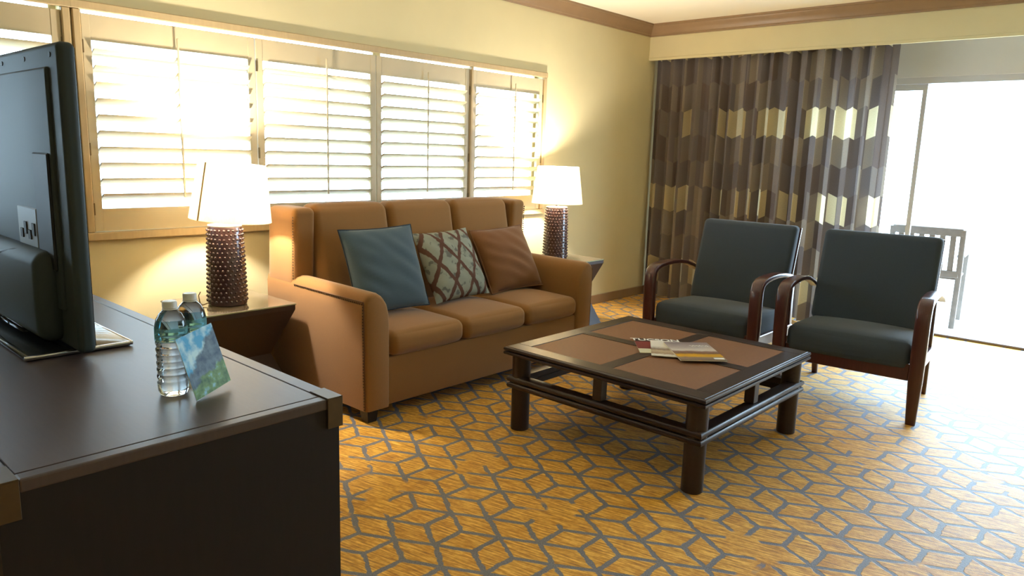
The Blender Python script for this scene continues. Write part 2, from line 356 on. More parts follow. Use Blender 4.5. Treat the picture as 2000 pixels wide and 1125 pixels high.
# ------------------------------------------------------------------ helpers: meshes
class MB:
    def __init__(s): s.bm = bmesh.new()
    def box(s, a, b, bev=0.0, seg=2):
        r = bmesh.ops.create_cube(s.bm, size=1.0)
        vs = r['verts']
        for v in vs:
            v.co = Vector([(a[i]+b[i])/2 + v.co[i]*(b[i]-a[i]) for i in range(3)])
        if bev > 0:
            es = list({e for v in vs for e in v.link_edges})
            bmesh.ops.bevel(s.bm, geom=es, offset=bev, segments=seg, profile=0.5, affect='EDGES')
        return s
    def cyl(s, p0, p1, r0, r1=None, seg=20, caps=True):
        r1 = r0 if r1 is None else r1
        p0, p1 = Vector(p0), Vector(p1)
        z = (p1-p0).normalized()
        x = z.orthogonal().normalized(); y = z.cross(x)
        A = [s.bm.verts.new(p0 + r0*(math.cos(t)*x+math.sin(t)*y)) for t in [2*math.pi*i/seg for i in range(seg)]]
        B = [s.bm.verts.new(p1 + r1*(math.cos(t)*x+math.sin(t)*y)) for t in [2*math.pi*i/seg for i in range(seg)]]
        for i in range(seg):
            j = (i+1) % seg
            s.bm.faces.new((A[i], A[j], B[j], B[i]))
        if caps:
            s.bm.faces.new(A[::-1]); s.bm.faces.new(B)
        return s
    def lathe(s, prof, c=(0, 0, 0), seg=32, sx=1.0, sy=1.0, close=False):
        rings = []
        for r, z in prof:
            rings.append([s.bm.verts.new((c[0]+sx*r*math.cos(2*math.pi*i/seg), c[1]+sy*r*math.sin(2*math.pi*i/seg), c[2]+z)) for i in range(seg)])
        n = len(rings)
        for k in range(n if close else n-1):
            A, B = rings[k], rings[(k+1) % n]
            for i in range(seg):
                j = (i+1) % seg
                s.bm.faces.new((A[i], A[j], B[j], B[i]))
        if not close:
            if prof[0][0] > 1e-6: s.bm.faces.new(rings[0][::-1])
            if prof[-1][0] > 1e-6: s.bm.faces.new(rings[-1])
        return s
    def prism(s, poly, f0, f1):
        """poly: list of 2D points; f0, f1 map a 2D point to the two end faces"""
        A = [s.bm.verts.new(f0(p)) for p in poly]; B = [s.bm.verts.new(f1(p)) for p in poly]
        n = len(poly)
        for i in range(n):
            j = (i+1) % n
            s.bm.faces.new((A[i], A[j], B[j], B[i]))
        s.bm.faces.new(A[::-1]); s.bm.faces.new(B)
        return s
    def sweep(s, path, half_w, half_t, side=Vector((1, 0, 0)), round_=0.35):
        """rectangular rounded section swept along a planar path; half_w along side, half_t in plane"""
        n = len(path); rings = []
        for i, p in enumerate(path):
            p = Vector(p)
            a = Vector(path[max(i-1, 0)]); b = Vector(path[min(i+1, n-1)])
            t = (b-a).normalized(); nn = t.cross(side).normalized()
            hw = half_w[i] if isinstance(half_w, list) else half_w
            ht = half_t[i] if isinstance(half_t, list) else half_t
            c = round_*min(hw, ht)
            sec = [(hw-c, ht), (hw-c*.3, ht-c*.3), (hw, ht-c), (hw, -ht+c), (hw-c*.3, -ht+c*.3), (hw-c, -ht), (-hw+c, -ht), (-hw+c*.3, -ht+c*.3), (-hw, -ht+c), (-hw, ht-c), (-hw+c*.3, ht-c*.3), (-hw+c, ht)]
            rings.append([s.bm.verts.new(p + side*u + nn*v) for u, v in sec])
        k = len(rings[0])
        for A, B in zip(rings, rings[1:]):
            for i in range(k):
                j = (i+1) % k
                s.bm.faces.new((A[i], A[j], B[j], B[i]))
        s.bm.faces.new(rings[0][::-1]); s.bm.faces.new(rings[-1])
        return s
    def tube(s, pts, r, seg=8):
        n = len(pts); rings = []; prev = None
        for i, p in enumerate(pts):
            p = Vector(p); t = (Vector(pts[min(i+1, n-1)])-Vector(pts[max(i-1, 0)])).normalized()
            x = (prev - t*prev.dot(t)).normalized() if prev is not None and (prev - t*prev.dot(t)).length > 1e-5 else t.orthogonal().normalized()
            prev = x; y = t.cross(x)
            rings.append([s.bm.verts.new(p+r*(math.cos(2*math.pi*j/seg)*x+math.sin(2*math.pi*j/seg)*y)) for j in range(seg)])
        for A, B in zip(rings, rings[1:]):
            for i in range(seg):
                j = (i+1) % seg
                s.bm.faces.new((A[i], A[j], B[j], B[i]))
        s.bm.faces.new(rings[0][::-1]); s.bm.faces.new(rings[-1])
        return s
    def cushion(s, size, r, crown=(0, 0, 0), c=(0, 0, 0), n=6, warp=None):
        """rounded box with swelling faces. crown = outward swell along x, y, z faces"""
        h = [v/2 for v in size]
        def axis(hh):
            rr = min(r, hh*0.98)
            L = [-hh, -hh+rr*.12, -hh+rr*.4, -hh+rr*.75, -hh+rr]
            m_ = [(-hh+rr) + (2*hh-2*rr)*i/n for i in range(1, n)]
            return L + m_ + [-v for v in L[::-1]]
        ax = [axis(v) for v in h]
        cache = {}
        def vert(p):
            key = tuple(round(v, 6) for v in p)
            if key in cache: return cache[key]
            q = []
            inner = [max(-(h[i]-min(r, h[i]*.98)), min(h[i]-min(r, h[i]*.98), p[i])) for i in range(3)]
            d = Vector([p[i]-inner[i] for i in range(3)])
            mx = max(abs(v) for v in d)
            if d.length > 1e-9:
                d = d.normalized()*mx*1.0 if mx > 0 else d
            o = Vector(inner)+d
            for i in range(3):
                if crown[i]:
                    a, b_ = [k for k in range(3) if k != i]
                    f = (1-(p[a]/h[a])**2)*(1-(p[b_]/h[b_])**2)
                    o[i] += crown[i]*f*(p[i]/h[i])
            if warp: o = warp(o)
            v = s.bm.verts.new(o+Vector(c)); cache[key] = v
            return v
        for i in range(3):
            a, b_ = [k for k in range(3) if k != i]
            for sg in (-1, 1):
                for ia in range(len(ax[a])-1):
                    for ib in range(len(ax[b_])-1):
                        pts = []
                        for (da, db) in ((0, 0), (1, 0), (1, 1), (0, 1)):
                            p = [0, 0, 0]; p[i] = sg*h[i]; p[a] = ax[a][ia+da]; p[b_] = ax[b_][ib+db]
                            pts.append(vert(p))
                        try: s.bm.faces.new(pts)
                        except ValueError: pass
        return s
    def build(s, name, material, parent=None, origin=None, smooth=True, ang=35, local=False):
        bm = s.bm
        bmesh.ops.recalc_face_normals(bm, faces=bm.faces)
        me = bpy.data.meshes.new(name)
        off = Vector((0, 0, 0))
        if not local:
            off = world_of(parent) if parent is not None else (Vector(origin) if origin is not None else Vector((0, 0, 0)))
            if off.length: bmesh.ops.translate(bm, verts=bm.verts, vec=-off)
        bm.to_mesh(me); bm.free()
        if smooth:
            for p in me.polygons: p.use_smooth = True
            me.set_sharp_from_angle(angle=math.radians(ang))
        if material is not None: me.materials.append(material)
        o = bpy.data.objects.new(name, me); COL.objects.link(o)
        if parent is not None: o.parent = parent
        elif not local: o.location = off
        return o

def world_of(o):
    v = Vector((0, 0, 0))
    while o is not None:
        v += o.location; o = o.parent
    return v

def empty(name, loc, rz=0.0):
    o = bpy.data.objects.new(name, None); COL.objects.link(o)
    o.location = loc; o.rotation_euler = (0, 0, rz); o.empty_display_size = 0.1
    return o
def tag(o, label=None, cat=None, group=None, kind=None):
    if label: o['label'] = label
    if cat: o['category'] = cat
    if group: o['group'] = group
    if kind: o['kind'] = kind
    return o
def copy_part(o, parent, loc=None):
    c = o.copy(); COL.objects.link(c); c.parent = parent
    if loc is not None: c.location = loc
    return c

# ================================================================== ROOM SHELL
XR, YN, YB, H = 5.7, -2.2, 6.697, 2.58
WT = 0.034
WZ0, WZ1 = 0.915, 1.965                  # window openings
WIN = [(1.30, 4.68), (-0.34, 1.222)]      # y spans of the two windows
floor = tag(MB().box((-0.15, YN, -0.1), (XR, YB+0.12, 0.0)).build('floor', MT['carpet'], smooth=False), kind='structure')
tag(MB().box((-0.15, YN, H), (XR, YB+0.15, H+0.1)).build('ceiling', MT['ceiling'], smooth=False), kind='structure')
b = MB()
b.box((-0.10, YN, 0), (0, YB, WZ0)); b.box((-0.10, YN, WZ1+WT), (0, YB, H))
b.box((-0.10, YN, WZ0), (0, WIN[1][0], WZ1+WT)); b.box((-0.10, WIN[1][1], WZ0), (0, WIN[0][0], WZ1+WT)); b.box((-0.10, WIN[0][1], WZ0), (0, YB, WZ1+WT))
tag(b.build('wall_left', MT['wall'], smooth=False), kind='structure')
DX0, DX1, DZ = 1.62, 4.5, 2.06
b = MB()
b.box((-0.15, YB, 0), (DX0, YB+0.15, H)); b.box((DX1, YB, 0), (XR, YB+0.15, H)); b.box((DX0, YB, DZ), (DX1, YB+0.15, H))
tag(b.build('wall_back', MT['wallback'], smooth=False), kind='structure')
tag(MB().box((XR, YN, 0), (XR+0.1, YB+0.15, H)).build('wall_right', MT['wall'], smooth=False), kind='structure')
tag(MB().box((-0.15, YN-0.1, 0), (XR+0.1, YN, H)).build('wall_near', MT['wall'], smooth=False), kind='structure')
tag(MB().box((0, YN, 0), (0.014, YB, 0.085), 0.004, 1).build('baseboard_left', MT['trim'], smooth=False), kind='structure')

# valance box in front of the curtain, with crown moulding on it and on the left wall
VY = 6.228
b = MB(); b.box((0.0, VY, 2.262), (XR, VY+0.022, H)); b.box((0.0, VY-0.004, 2.262), (XR, VY, 2.285), 0.002, 1)
tag(b.build('valance_board', MT['wall'], origin=(2.8, VY, 2.262), smooth=False), 'long beige painted valance board over the patterned curtain and glass door', 'valance')
prof = [(0, 0), (0.012, 0), (0.014, 0.012), (0.022, 0.018), (0.026, 0.03), (0.044, 0.058), (0.060, 0.074), (0.066, 0.086), (0.078, 0.090), (0.080, 0.105), (0, 0.105)]
CZ = H-0.105
tag(MB().prism(prof, lambda p: (p[0], YN, CZ+p[1]), lambda p: (p[0], VY-p[0], CZ+p[1])).build('trim_1', MT['trim'], ang=25), kind='structure')
tag(MB().prism(prof, lambda p: (p[0], VY-p[0], CZ+p[1]), lambda p: (XR, VY-p[0], CZ+p[1])).build('trim_2', MT['trim'], ang=25), kind='structure')

# ------------------------------------------------------------------ left windows
def window(name, y0, y1, posts, splits):
    b = MB(); f = 0.042; t = 0.024
    b.box((-0.002, y0-f, WZ1), (t, y1+f, WZ1+0.04), 0.004, 1)
    b.box((-0.002, y0-f, WZ0-0.04), (t+0.012, y1+f, WZ0), 0.004, 1)
    b.box((-0.002, y0-f+0.008, WZ0), (t, y0, WZ1), 0.004, 1)
    b.box((-0.002, y1, WZ0), (t, y1+f-0.008, WZ1), 0.004, 1)
    o = tag(b.build(name, MT['wframe'], origin=(0, (y0+y1)/2, WZ0), smooth=False), kind='structure')
    for py in posts:
        MB().box((-0.06, py-0.011, WZ0), (0.026, py+0.011, WZ1), 0.003, 1).build('window_post', MT['wframe'], o, smooth=False)
    cuts = [y0]+splits+[y1]
    for a, c in zip(cuts, cuts[1:]):
        fr = MB()
        for lo, hi in (((-0.085, a, WZ0), (-0.06, a+0.03, WZ1+WT)), ((-0.085, c-0.03, WZ0), (-0.06, c, WZ1+WT)), ((-0.084, a+0.03, WZ0), (-0.061, c-0.03, WZ0+0.03)), ((-0.084, a+0.03, WZ1+WT-0.02), (-0.061, c-0.03, WZ1+WT))):
            fr.box(lo, hi)
        sash = fr.build('sash', MT['wframe'], o, smooth=False)
        MB().box((-0.074, a+0.028, WZ0+0.028), (-0.070, c-0.028, WZ1+WT-0.018)).build('pane', MT['glass'], sash, smooth=False)
    return o
window('window_1', WIN[0][0], WIN[0][1], [3.872], [3.078])
window('window_2', WIN[1][0], WIN[1][1], [], [])

def shutter(y0, y1, label, rod=0.5, tilt=7.0, hinge_side=-1):
    root = empty('plantation_shutter', (0.004, (y0+y1)/2, WZ0))
    tag(root, label, 'shutter', 'plantation shutters of the left wall')
    z0, z1 = WZ0+0.003, WZ1-0.015
    st = 0.042; lo, hi = 1.030, 1.832; x0, x1 = -0.018, 0.010
    y0 += 0.003; y1 -= 0.003
    MB().box((x0, y0, z0), (x1, y0+st, z1), 0.003, 1).build('stile', MT['shutter'], root, smooth=False)
    MB().box((x0, y1-st, z0), (x1, y1, z1), 0.003, 1).build('stile', MT['shutter'], root, smooth=False)
    MB().box((x0+.002, y0+st, hi), (x1-.002, y1-st, z1)).build('rail', MT['shutter'], root, smooth=False)
    MB().box((x0+.002, y0+st, z0), (x1-.002, y1-st, lo)).build('rail', MT['shutter'], root, smooth=False)
    n = 10; pitch = 0.0765; lo2 = (lo+hi)/2-pitch*n/2
    a, c = y0+st+0.003-(y0+y1)/2, y1-st-0.003-(y0+y1)/2
    # one blade, elliptical section, outer edge raised
    tl = math.radians(tilt)
    sec = []
    for k in range(14):
        t = 2*math.pi*k/14
        u, v = 0.0435*math.cos(t), 0.006*math.sin(t)
        sec.append((u*math.cos(tl)+v*math.sin(tl), -u*math.sin(tl)+v*math.cos(tl)))
    blade = None
    for i in range(n):
        loc = (-0.008, 0, lo2+pitch*(i+0.5)-WZ0)
        if blade is None:
            blade = MB().prism(sec, lambda p: (p[0], a, p[1]), lambda p: (p[0], c, p[1])).build('louver', MT['shutter'], root, local=True, ang=60)
            blade.location = loc
        else:
            copy_part(blade, root, loc)
    ry = y0+st+(y1-y0-2*st)*rod
    rx = -0.008+0.0425*math.cos(tl)+0.006
    MB().box((rx-0.004, ry-0.005, lo+0.05), (rx+0.006, ry+0.005, hi+0.055), 0.002, 1).build('tilt_rod', MT['shutter'], root, smooth=False)
    for hz in (1.32, 1.80, 1.03):
        hy = y0 if hinge_side < 0 else y1
        MB().box((x1-0.001, hy-0.004, hz-0.03), (x1+0.006, hy+0.006, hz+0.03), 0.001, 1).build('hinge', MT['metal'], root, smooth=False)
    return root
shutter(1.30, 2.187, 'beige louvered shutter directly above the lamp nearest the television', 0.5, -25, -1)
shutter(2.187, 3.02, 'beige louvered shutter above the left half of the sofa back', 0.54, -25, -1)
shutter(3.02, 3.860, 'beige louvered shutter above the right half of the sofa back', 0.5, -25, 1)
shutter(3.884, 4.68, 'beige louvered shutter at the curtain end, behind the far lamp', 0.56, -25, 1)
shutter(-0.34, 0.44, 'beige louvered shutter left of the television, past the edge of the view', 0.5, -25, -1)
shutter(0.44, 1.222, 'beige louvered shutter mostly hidden behind the television', 0.5, -25, 1)

# ------------------------------------------------------------------ sliding glass door and outdoors
b = MB(); fw = 0.05
b.box((DX0, YB+0.02, 0), (DX0+fw, YB+0.12, DZ)); b.box((DX1-fw, YB+0.02, 0), (DX1, YB+0.12, DZ)); b.box((DX0+fw, YB+0.021, DZ-fw), (DX1-fw, YB+0.119, DZ))
door = tag(b.build('door_1', MT['alu'], origin=((DX0+DX1)/2, YB, 0), smooth=False), kind='structure')
MB().box((DX0, YB-0.01, 0), (DX1, YB+0.14, 0.022), 0.004, 1).build('sill', MT['sill'], door, smooth=False)
def dpanel(x0, x1, y):
    b = MB(); s_ = 0.035
    for lo, hi in (((x0, y, 0.024), (x0+s_, y+0.03, DZ-fw-0.002)), ((x1-s_, y, 0.024), (x1, y+0.03, DZ-fw-0.002)), ((x0+s_, y+0.001, 0.024), (x1-s_, y+0.029, 0.06)), ((x0+s_, y+0.001, DZ-fw-0.05), (x1-s_, y+0.029, DZ-fw-0.002))):
        b.box(lo, hi)
    p = b.build('sliding_panel', MT['alu'], door, smooth=False)
    MB().box((x0+s_-0.003, y+0.012, 0.058), (x1-s_+0.003, y+0.018, DZ-fw-0.048)).build('pane', MT['glass'], p, smooth=False)
dpanel(DX0+fw, 2.30, YB+0.03)
tag(MB().box((-6, YB+0.12, -0.12), (12, 16, -0.02)).build('deck', MT['deck'], smooth=False), kind='structure')
tag(MB().box((-12, -8, -0.5), (-0.15, 16, -0.12)).build('yard', MT['deck'], smooth=False), kind='structure')
tag(MB().box((-0.7, YN-0.5, 2.45), (-0.10, YB+0.1, 2.6)).build('eave', MT['stucco'], smooth=False), kind='structure')  # unseen overhang, added to keep high sky light off the louver blades

def patio_chair(loc, rz, label):
    r = empty('patio_chair', loc, rz); tag(r, label, 'chair', 'slatted chairs outside the glass door')
    W = 0.27
    for sx in (-1, 1):
        MB().sweep([(sx*W, 0.0, 0), (sx*W, 0.02, 0.42), (sx*W, -0.05, 0.86)], 0.022, 0.02).build('rear_post', MT['teak'], r, local=True)
        MB().box((sx*W-0.022, 0.46, 0), (sx*W+0.022, 0.50, 0.62), 0.004, 1).build('front_leg', MT['teak'], r, local=True, smooth=False)
        MB().box((sx*W-0.03, -0.02, 0.62), (sx*W+0.03, 0.53, 0.645), 0.006, 1).build('armrest', MT['teak'], r, local=True, smooth=False)
    MB().box((-W, -0.065, 0.80), (W, -0.035, 0.87), 0.005, 1).build('top_rail', MT['teak'], r, local=True, smooth=False)
    MB().box((-W, -0.01, 0.44), (W, 0.02, 0.50), 0.005, 1).build('lower_rail', MT['teak'], r, local=True, smooth=False)
    sl = MB().sweep([(0, 0.005, -0.16), (0, -0.05, 0.17)], 0.022, 0.008).build('back_slat', MT['teak'], r, local=True)
    for i in range(6):
        x = -0.2+0.08*i
        if i == 0: sl.location = (x, 0, 0.65)
        else: copy_part(sl, r, (x, 0, 0.65))
    ss = MB().box((-W, -0.03, -0.01), (W, 0.03, 0.01), 0.004, 1).build('seat_slat', MT['teak'], r, local=True, smooth=False)
    for i in range(7):
        y = 0.05+0.072*i
        if i == 0: ss.location = (0, y, 0.43)
        else: copy_part(ss, r, (0, y, 0.43))
    return r
patio_chair((2.33, 7.2, -0.02), math.radians(6), 'weathered slatted patio chair outside the glass, behind the right armchair')

# ------------------------------------------------------------------ curtain
def make_curtain():
    bm = bmesh.new(); uvl = bm.loops.layers.uv.new('UVMap')
    x0, x1, z0, z1 = 0.03, 2.17, 0.02, 2.50
    N, NZ = 420, 30
    rnd = random.Random(3)
    ph = [0.0]; pleats = 17
    wd = [rnd.uniform(0.75, 1.3) for _ in range(pleats)]; sw = sum(wd)
    edges = [0]
    for v in wd: edges.append(edges[-1]+v/sw)
    amp = [rnd.uniform(0.75, 1.2) for _ in range(pleats)]
    drift = [rnd.uniform(-0.4, 0.4) for _ in range(pleats+1)]
    def pt(i, j):
        s_ = i/N; tz = j/NZ
        k = max(q for q in range(pleats) if edges[q] <= s_+1e-9); k = min(k, pleats-1)
        f = (s_-edges[k])/(edges[k+1]-edges[k])
        a = 0.05*amp[k]*(0.55+0.45*(1-tz))
        wv = math.sin(2*math.pi*f)+0.28*math.sin(4*math.pi*f+1.0)
        y = 6.325 + a*wv
        x = x0+(x1-x0)*s_ + 0.012*math.sin(2*math.pi*f*2+0.6)*(1-0.5*tz) + 0.010*drift[k]*math.sin(3*tz+k)*math.sin(math.pi*f)
        return Vector((x, y, z0+(z1-z0)*tz))
    P = [[pt(i, j) for j in range(NZ+1)] for i in range(N+1)]
    V = [[bm.verts.new(P[i][j]) for j in range(NZ+1)] for i in range(N+1)]
    U = [0.0]
    for i in range(N): U.append(U[-1]+(P[i+1][8]-P[i][8]).length)
    for i in range(N):
        for j in range(NZ):
            f = bm.faces.new((V[i][j], V[i+1][j], V[i+1][j+1], V[i][j+1]))
            f.smooth = True
            for lp, (a, c) in zip(f.loops, ((i, j), (i+1, j), (i+1, j+1), (i, j+1))):
                lp[uvl].uv = (U[a], P[a][c].z)
    org = Vector((1.08, 6.312, 0.02))
    bmesh.ops.translate(bm, verts=bm.verts, vec=-org)
    me = bpy.data.meshes.new('curtain'); bm.to_mesh(me); bm.free(); me.materials.append(MT['curtain'])
    o = bpy.data.objects.new('curtain', me); COL.objects.link(o); o.location = org
    tag(o, 'floor-length pleated curtain with taupe and cream hexagon pattern beside the glass door', 'curtain')
    return o
make_curtain()
rod = MB().box((0.0, 6.297, 2.505), (XR-0.02, 6.327, 2.525)).build('trim_3', MT['alu'], smooth=False); tag(rod, kind='structure')

# ================================================================== SOFA
SY0, SY1 = 2.118, 3.972
SYC = (SY0+SY1)/2
sofa = tag(empty('sofa', (0.65, SYC, 0)), 'golden brown three-seat wing-back sofa with nailhead trim under the shuttered window', 'sofa')
MB().box((0.24, SY0+0.05, 0.07), (1.085, SY1-0.05, 0.325), 0.012).build('base_rail', MT['sofa'], sofa)
MB().cushion((0.17, SY1-SY0-0.20, 0.95), 0.04, c=(0.275, SYC, 0.545)).build('back_panel', MT['sofa'], sofa, ang=60)
def arm(sg):
    yo = SYC + sg*(SY1-SY0)/2
    pr = [(0.004, 0.07), (0.0, 0.30), (-0.004, 0.55), (-0.004, 0.615), (0.004, 0.645), (0.022, 0.663), (0.05, 0.672), (0.085, 0.668), (0.115, 0.648), (0.138, 0.615), (0.150, 0.57), (0.155, 0.50), (0.155, 0.07)]
    f = lambda x: (lambda p: (x, yo-sg*p[0], p[1]))
    bm = MB()
    xs = [0.20, 0.5, 0.8, 1.075, 1.098, 1.106]; ins = [0, 0, 0, 0, 0.006, 0.016]
    rings = []
    for x, q in zip(xs, ins):
        cx_, cz_ = 0.077, 0.37
        ring = []
        for p in pr:
            sl = 0.012*(0.8-x) if p[1] > 0.5 else 0
            px = p[0]+(q if p[0] < cx_ else -q); pz = p[1]-(q if p[1] > cz_ else 0)+sl
            ring.append(bm.bm.verts.new((x, yo-sg*px, pz)))
        rings.append(ring)
    for A, B in zip(rings, rings[1:]):
        for i in range(len(pr)):
            j = (i+1) % len(pr)
            bm.bm.faces.new((A[i], A[j], B[j], B[i]))
    bm.bm.faces.new(rings[0]); bm.bm.faces.new(rings[-1])
    o = bm.build('arm', MT['sofa'], sofa, ang=40)
    nb = MB()
    def nail(p, d):
        d = Vector(d); nb.lathe([(0.0048, 0), (0.0036, 0.0022), (0.0, 0.0032)], seg=6) if False else None
        p = Vector(p); x = d.orthogonal().normalized(); y = d.cross(x)
        ring = [nb.bm.verts.new(p+0.0056*(math.cos(k*math.pi/3)*x+math.sin(k*math.pi/3)*y)) for k in range(6)]
        top = nb.bm.verts.new(p+d*0.0035)
        for k in range(6): nb.bm.faces.new((ring[k], ring[(k+1) % 6], top))
    z = 0.08
    while z < 0.618:
        nail((1.088, yo+sg*(0.004 if z > 0.45 else 0.002-0.004*(z < 0.2)), z), (0, sg, 0)); z += 0.0150
    x = 0.48
    while x < 1.085:
        nail((x, yo+sg*0.0035, 0.622+0.012*(0.8-x)), (0, sg, 0)); x += 0.0150
    z = 0.66
    while z < 1.0:
        nail((0.462+0.03*(z-0.65), yo+sg*0.0005, z), (0, sg, 0)); z += 0.0150
    tag(nb.build('nailhead_trim', MT['nail'], o), kind='stuff')
    # piped seam
    MB().tube([(0.475, yo+sg*0.003, 0.633), (1.09, yo+sg*0.003, 0.629), (1.0945, yo+sg*0.003, 0.62), (1.0945, yo+sg*0.0, 0.3), (1.0945, yo-sg*0.004, 0.075)], 0.0035, 6).build('piping', MT['seamtrim'], o)
    # wing
    def wwarp(v):
        f = (v.z+0.21)/0.42
        v.x += 0.02*f - 0.006
        return v
    MB().cushion((0.275, 0.135, 0.44), 0.032, (0.0, 0.0, 0.004), (0.335, yo-sg*0.0675, 0.818), warp=wwarp).build('wing', MT['sofa'], sofa, ang=60)
arm(-1); arm(1)
ys = [SY0+0.157, 2.792, 3.310, SY1-0.157]
for i in range(3):
    yw = ys[i+1]-ys[i]-0.004; yc = (ys[i]+ys[i+1])/2
    c_ = MB().cushion((0.64, yw, 0.125), 0.045, (0.012, 0.0, 0.028), (0.795, yc, 0.388), n=8).build('seat_cushion', MT['sofa'], sofa, ang=70)
    def bw(v):
        v.x -= 0.20*(v.z) ; return v
    yw2 = ((SY1-0.14)-(SY0+0.14))/3-0.004; yc2 = SY0+0.14+(i+0.5)*(yw2+0.004)
    MB().cushion((0.15, yw2, 0.63), 0.05, (0.022, 0.0, 0.008), (0.425, yc2, 0.735), n=8, warp=bw).build('back_cushion', MT['sofa'], sofa, ang=70)
for (fx, fy) in ((1.05, SY0+0.06), (1.05, SY1-0.06), (0.27, SY0+0.06), (0.27, SY1-0.06)):
    MB().prism([(-.035, -.035), (.035, -.035), (.035, .035), (-.035, .035)], lambda p: (fx+p[0]*.75, fy+p[1]*.75, 0), lambda p: (fx+p[0], fy+p[1], 0.075)).build('foot', MT['darkfoot'], sofa, smooth=False)

# ------------------------------------------------------------------ pillows
def pillow(name, c, s_, th, yaw, lean, roll, material, label, pipe=None, seed=1):
    cy, sy = math.cos(yaw), math.sin(yaw)
    n = Vector((cy, sy, 0)); rt = Vector((-sy, cy, 0)); up = Vector((0, 0, 1))
    n2 = math.cos(lean)*n+math.sin(lean)*up; up2 = math.cos(lean)*up-math.sin(lean)*n
    r3 = math.cos(roll)*rt+math.sin(roll)*up2; u3 = math.cos(roll)*up2-math.sin(roll)*rt
    M4 = Matrix.Identity(4)
    for i in range(3):
        M4[i][0], M4[i][1], M4[i][2], M4[i][3] = r3[i], -n2[i], u3[i], c[i]
    bm = bmesh.new(); N = 26; h = s_/2
    rnd = random.Random(seed)
    wr = [(rnd.uniform(6, 16), rnd.uniform(6, 16), rnd.uniform(0, 6)) for _ in range(4)]
    def co(u, v, side):
        k = 0.045
        x = h*u*(1-k*(1-abs(v)**2)*abs(u)**6) ; z = h*v*(1-k*(1-abs(u)**2)*abs(v)**6)
        f = max(0.0, (1-abs(u)**2.6)*(1-abs(v)**2.6))**0.6
        w_ = sum(math.sin(a*u+b_*v+p) for a, b_, p in wr)*0.0022*f
        # slack: fuller at the bottom
        f *= 1.0-0.12*v
        return Vector((x, side*(th*f)+w_, z))
    G = {}
    for side in (-1, 1):
        for i in range(N+1):
            for j in range(N+1):
                u, v = -1+2*i/N, -1+2*j/N
                if side == 1 and (i in (0, N) or j in (0, N)): G[side, i, j] = G[-1, i, j]; continue
                G[side, i, j] = bm.verts.new(co(u, v, side))
        for i in range(N):
            for j in range(N):
                q = [G[side, i, j], G[side, i+1, j], G[side, i+1, j+1], G[side, i, j+1]]
                bm.faces.new(q if side == -1 else q[::-1])
    loop = [co(-1+2*i/N, -1, 0) for i in range(N)]+[co(1, -1+2*j/N, 0) for j in range(N)]+[co(1-2*i/N, 1, 0) for i in range(N)]+[co(-1, 1-2*j/N, 0) for j in range(N+1)]
    mb = MB(); mb.bm.free(); mb.bm = bm
    o = mb.build(name, material, local=True, ang=80)
    o.matrix_world = M4
    tag(o, label, 'pillow', 'throw pillows on the sofa')
    if pipe: MB().tube(loop, 0.004, 6).build('piping', pipe, o, local=True)
    return o
pillow('throw_pillow', (0.742, 2.522, 0.713), 0.478, 0.075, -0.063, 0.375, 0.022, MT['bluep'], 'slate blue square throw pillow with dark piping by the sofa arm', MT['bluepipe'], 1)
pillow('throw_pillow', (0.700, 3.062, 0.684), 0.450, 0.075, -0.006, 0.50, 0.032, MT['lattice'], 'grey throw pillow with brown lattice pattern in the middle of the sofa', None, 2)
pillow('throw_pillow', (0.668, 3.592, 0.673), 0.448, 0.075, -0.133, 0.53, 0.054, MT['tanp'], 'plain brown square throw pillow at the far end of the sofa', MT['tanp'], 3)

# ================================================================== END TABLES AND LAMPS
def end_table(yc, label):
    x0, x1, hw, top = 0.075, 0.565, 0.25, 0.548
    xc, hx = (x0+x1)/2, (x1-x0)/2
    r = tag(empty('end_table', (xc, yc, 0)), label, 'end table', 'hourglass end tables beside the sofa')
    b = MB(); rings = []
    for z, k in ((0.0, 1.0), (0.02, 1.0), (0.272, 0.60), (0.515, 0.985), (0.538, 0.985)):
        rings.append([b.bm.verts.new((xc+sx*hx*k, yc+sy*hw*k, z)) for sx, sy in ((-1, -1), (1, -1), (1, 1), (-1, 1))])
    for A, B in zip(rings, rings[1:]):
        for i in range(4): b.bm.faces.new((A[i], A[(i+1) % 4], B[(i+1) % 4], B[i]))
    b.bm.faces.new(rings[0][::-1]); b.bm.faces.new(rings[-1])
    b.build('hourglass_body', MT['espm'], r, smooth=False)
    g = MB().box((x0, yc-hw, 0.5385), (x1, yc+hw, top), 0.002, 1).build('glass_top', MT['tglass'], r, smooth=False)
    e = MB()
    t = 0.0012
    for lo, hi in (((x1-.001, yc-hw+.002, .5405), (x1+t, yc+hw-.002, .546)), ((x0+.002, yc-hw-t, .5405), (x1-.002, yc-hw+.001, .546)), ((x0+.002, yc+hw-.001, .5405), (x1-.002, yc+hw+t, .546))):
        e.box(lo, hi)
    e.build('glass_edge', MT['tgedge'], g, smooth=False)
    return r
end_table(1.821, 'dark hourglass end table with glass top between sofa and dresser')
end_table(4.615, 'dark hourglass end table half hidden past the far sofa arm')

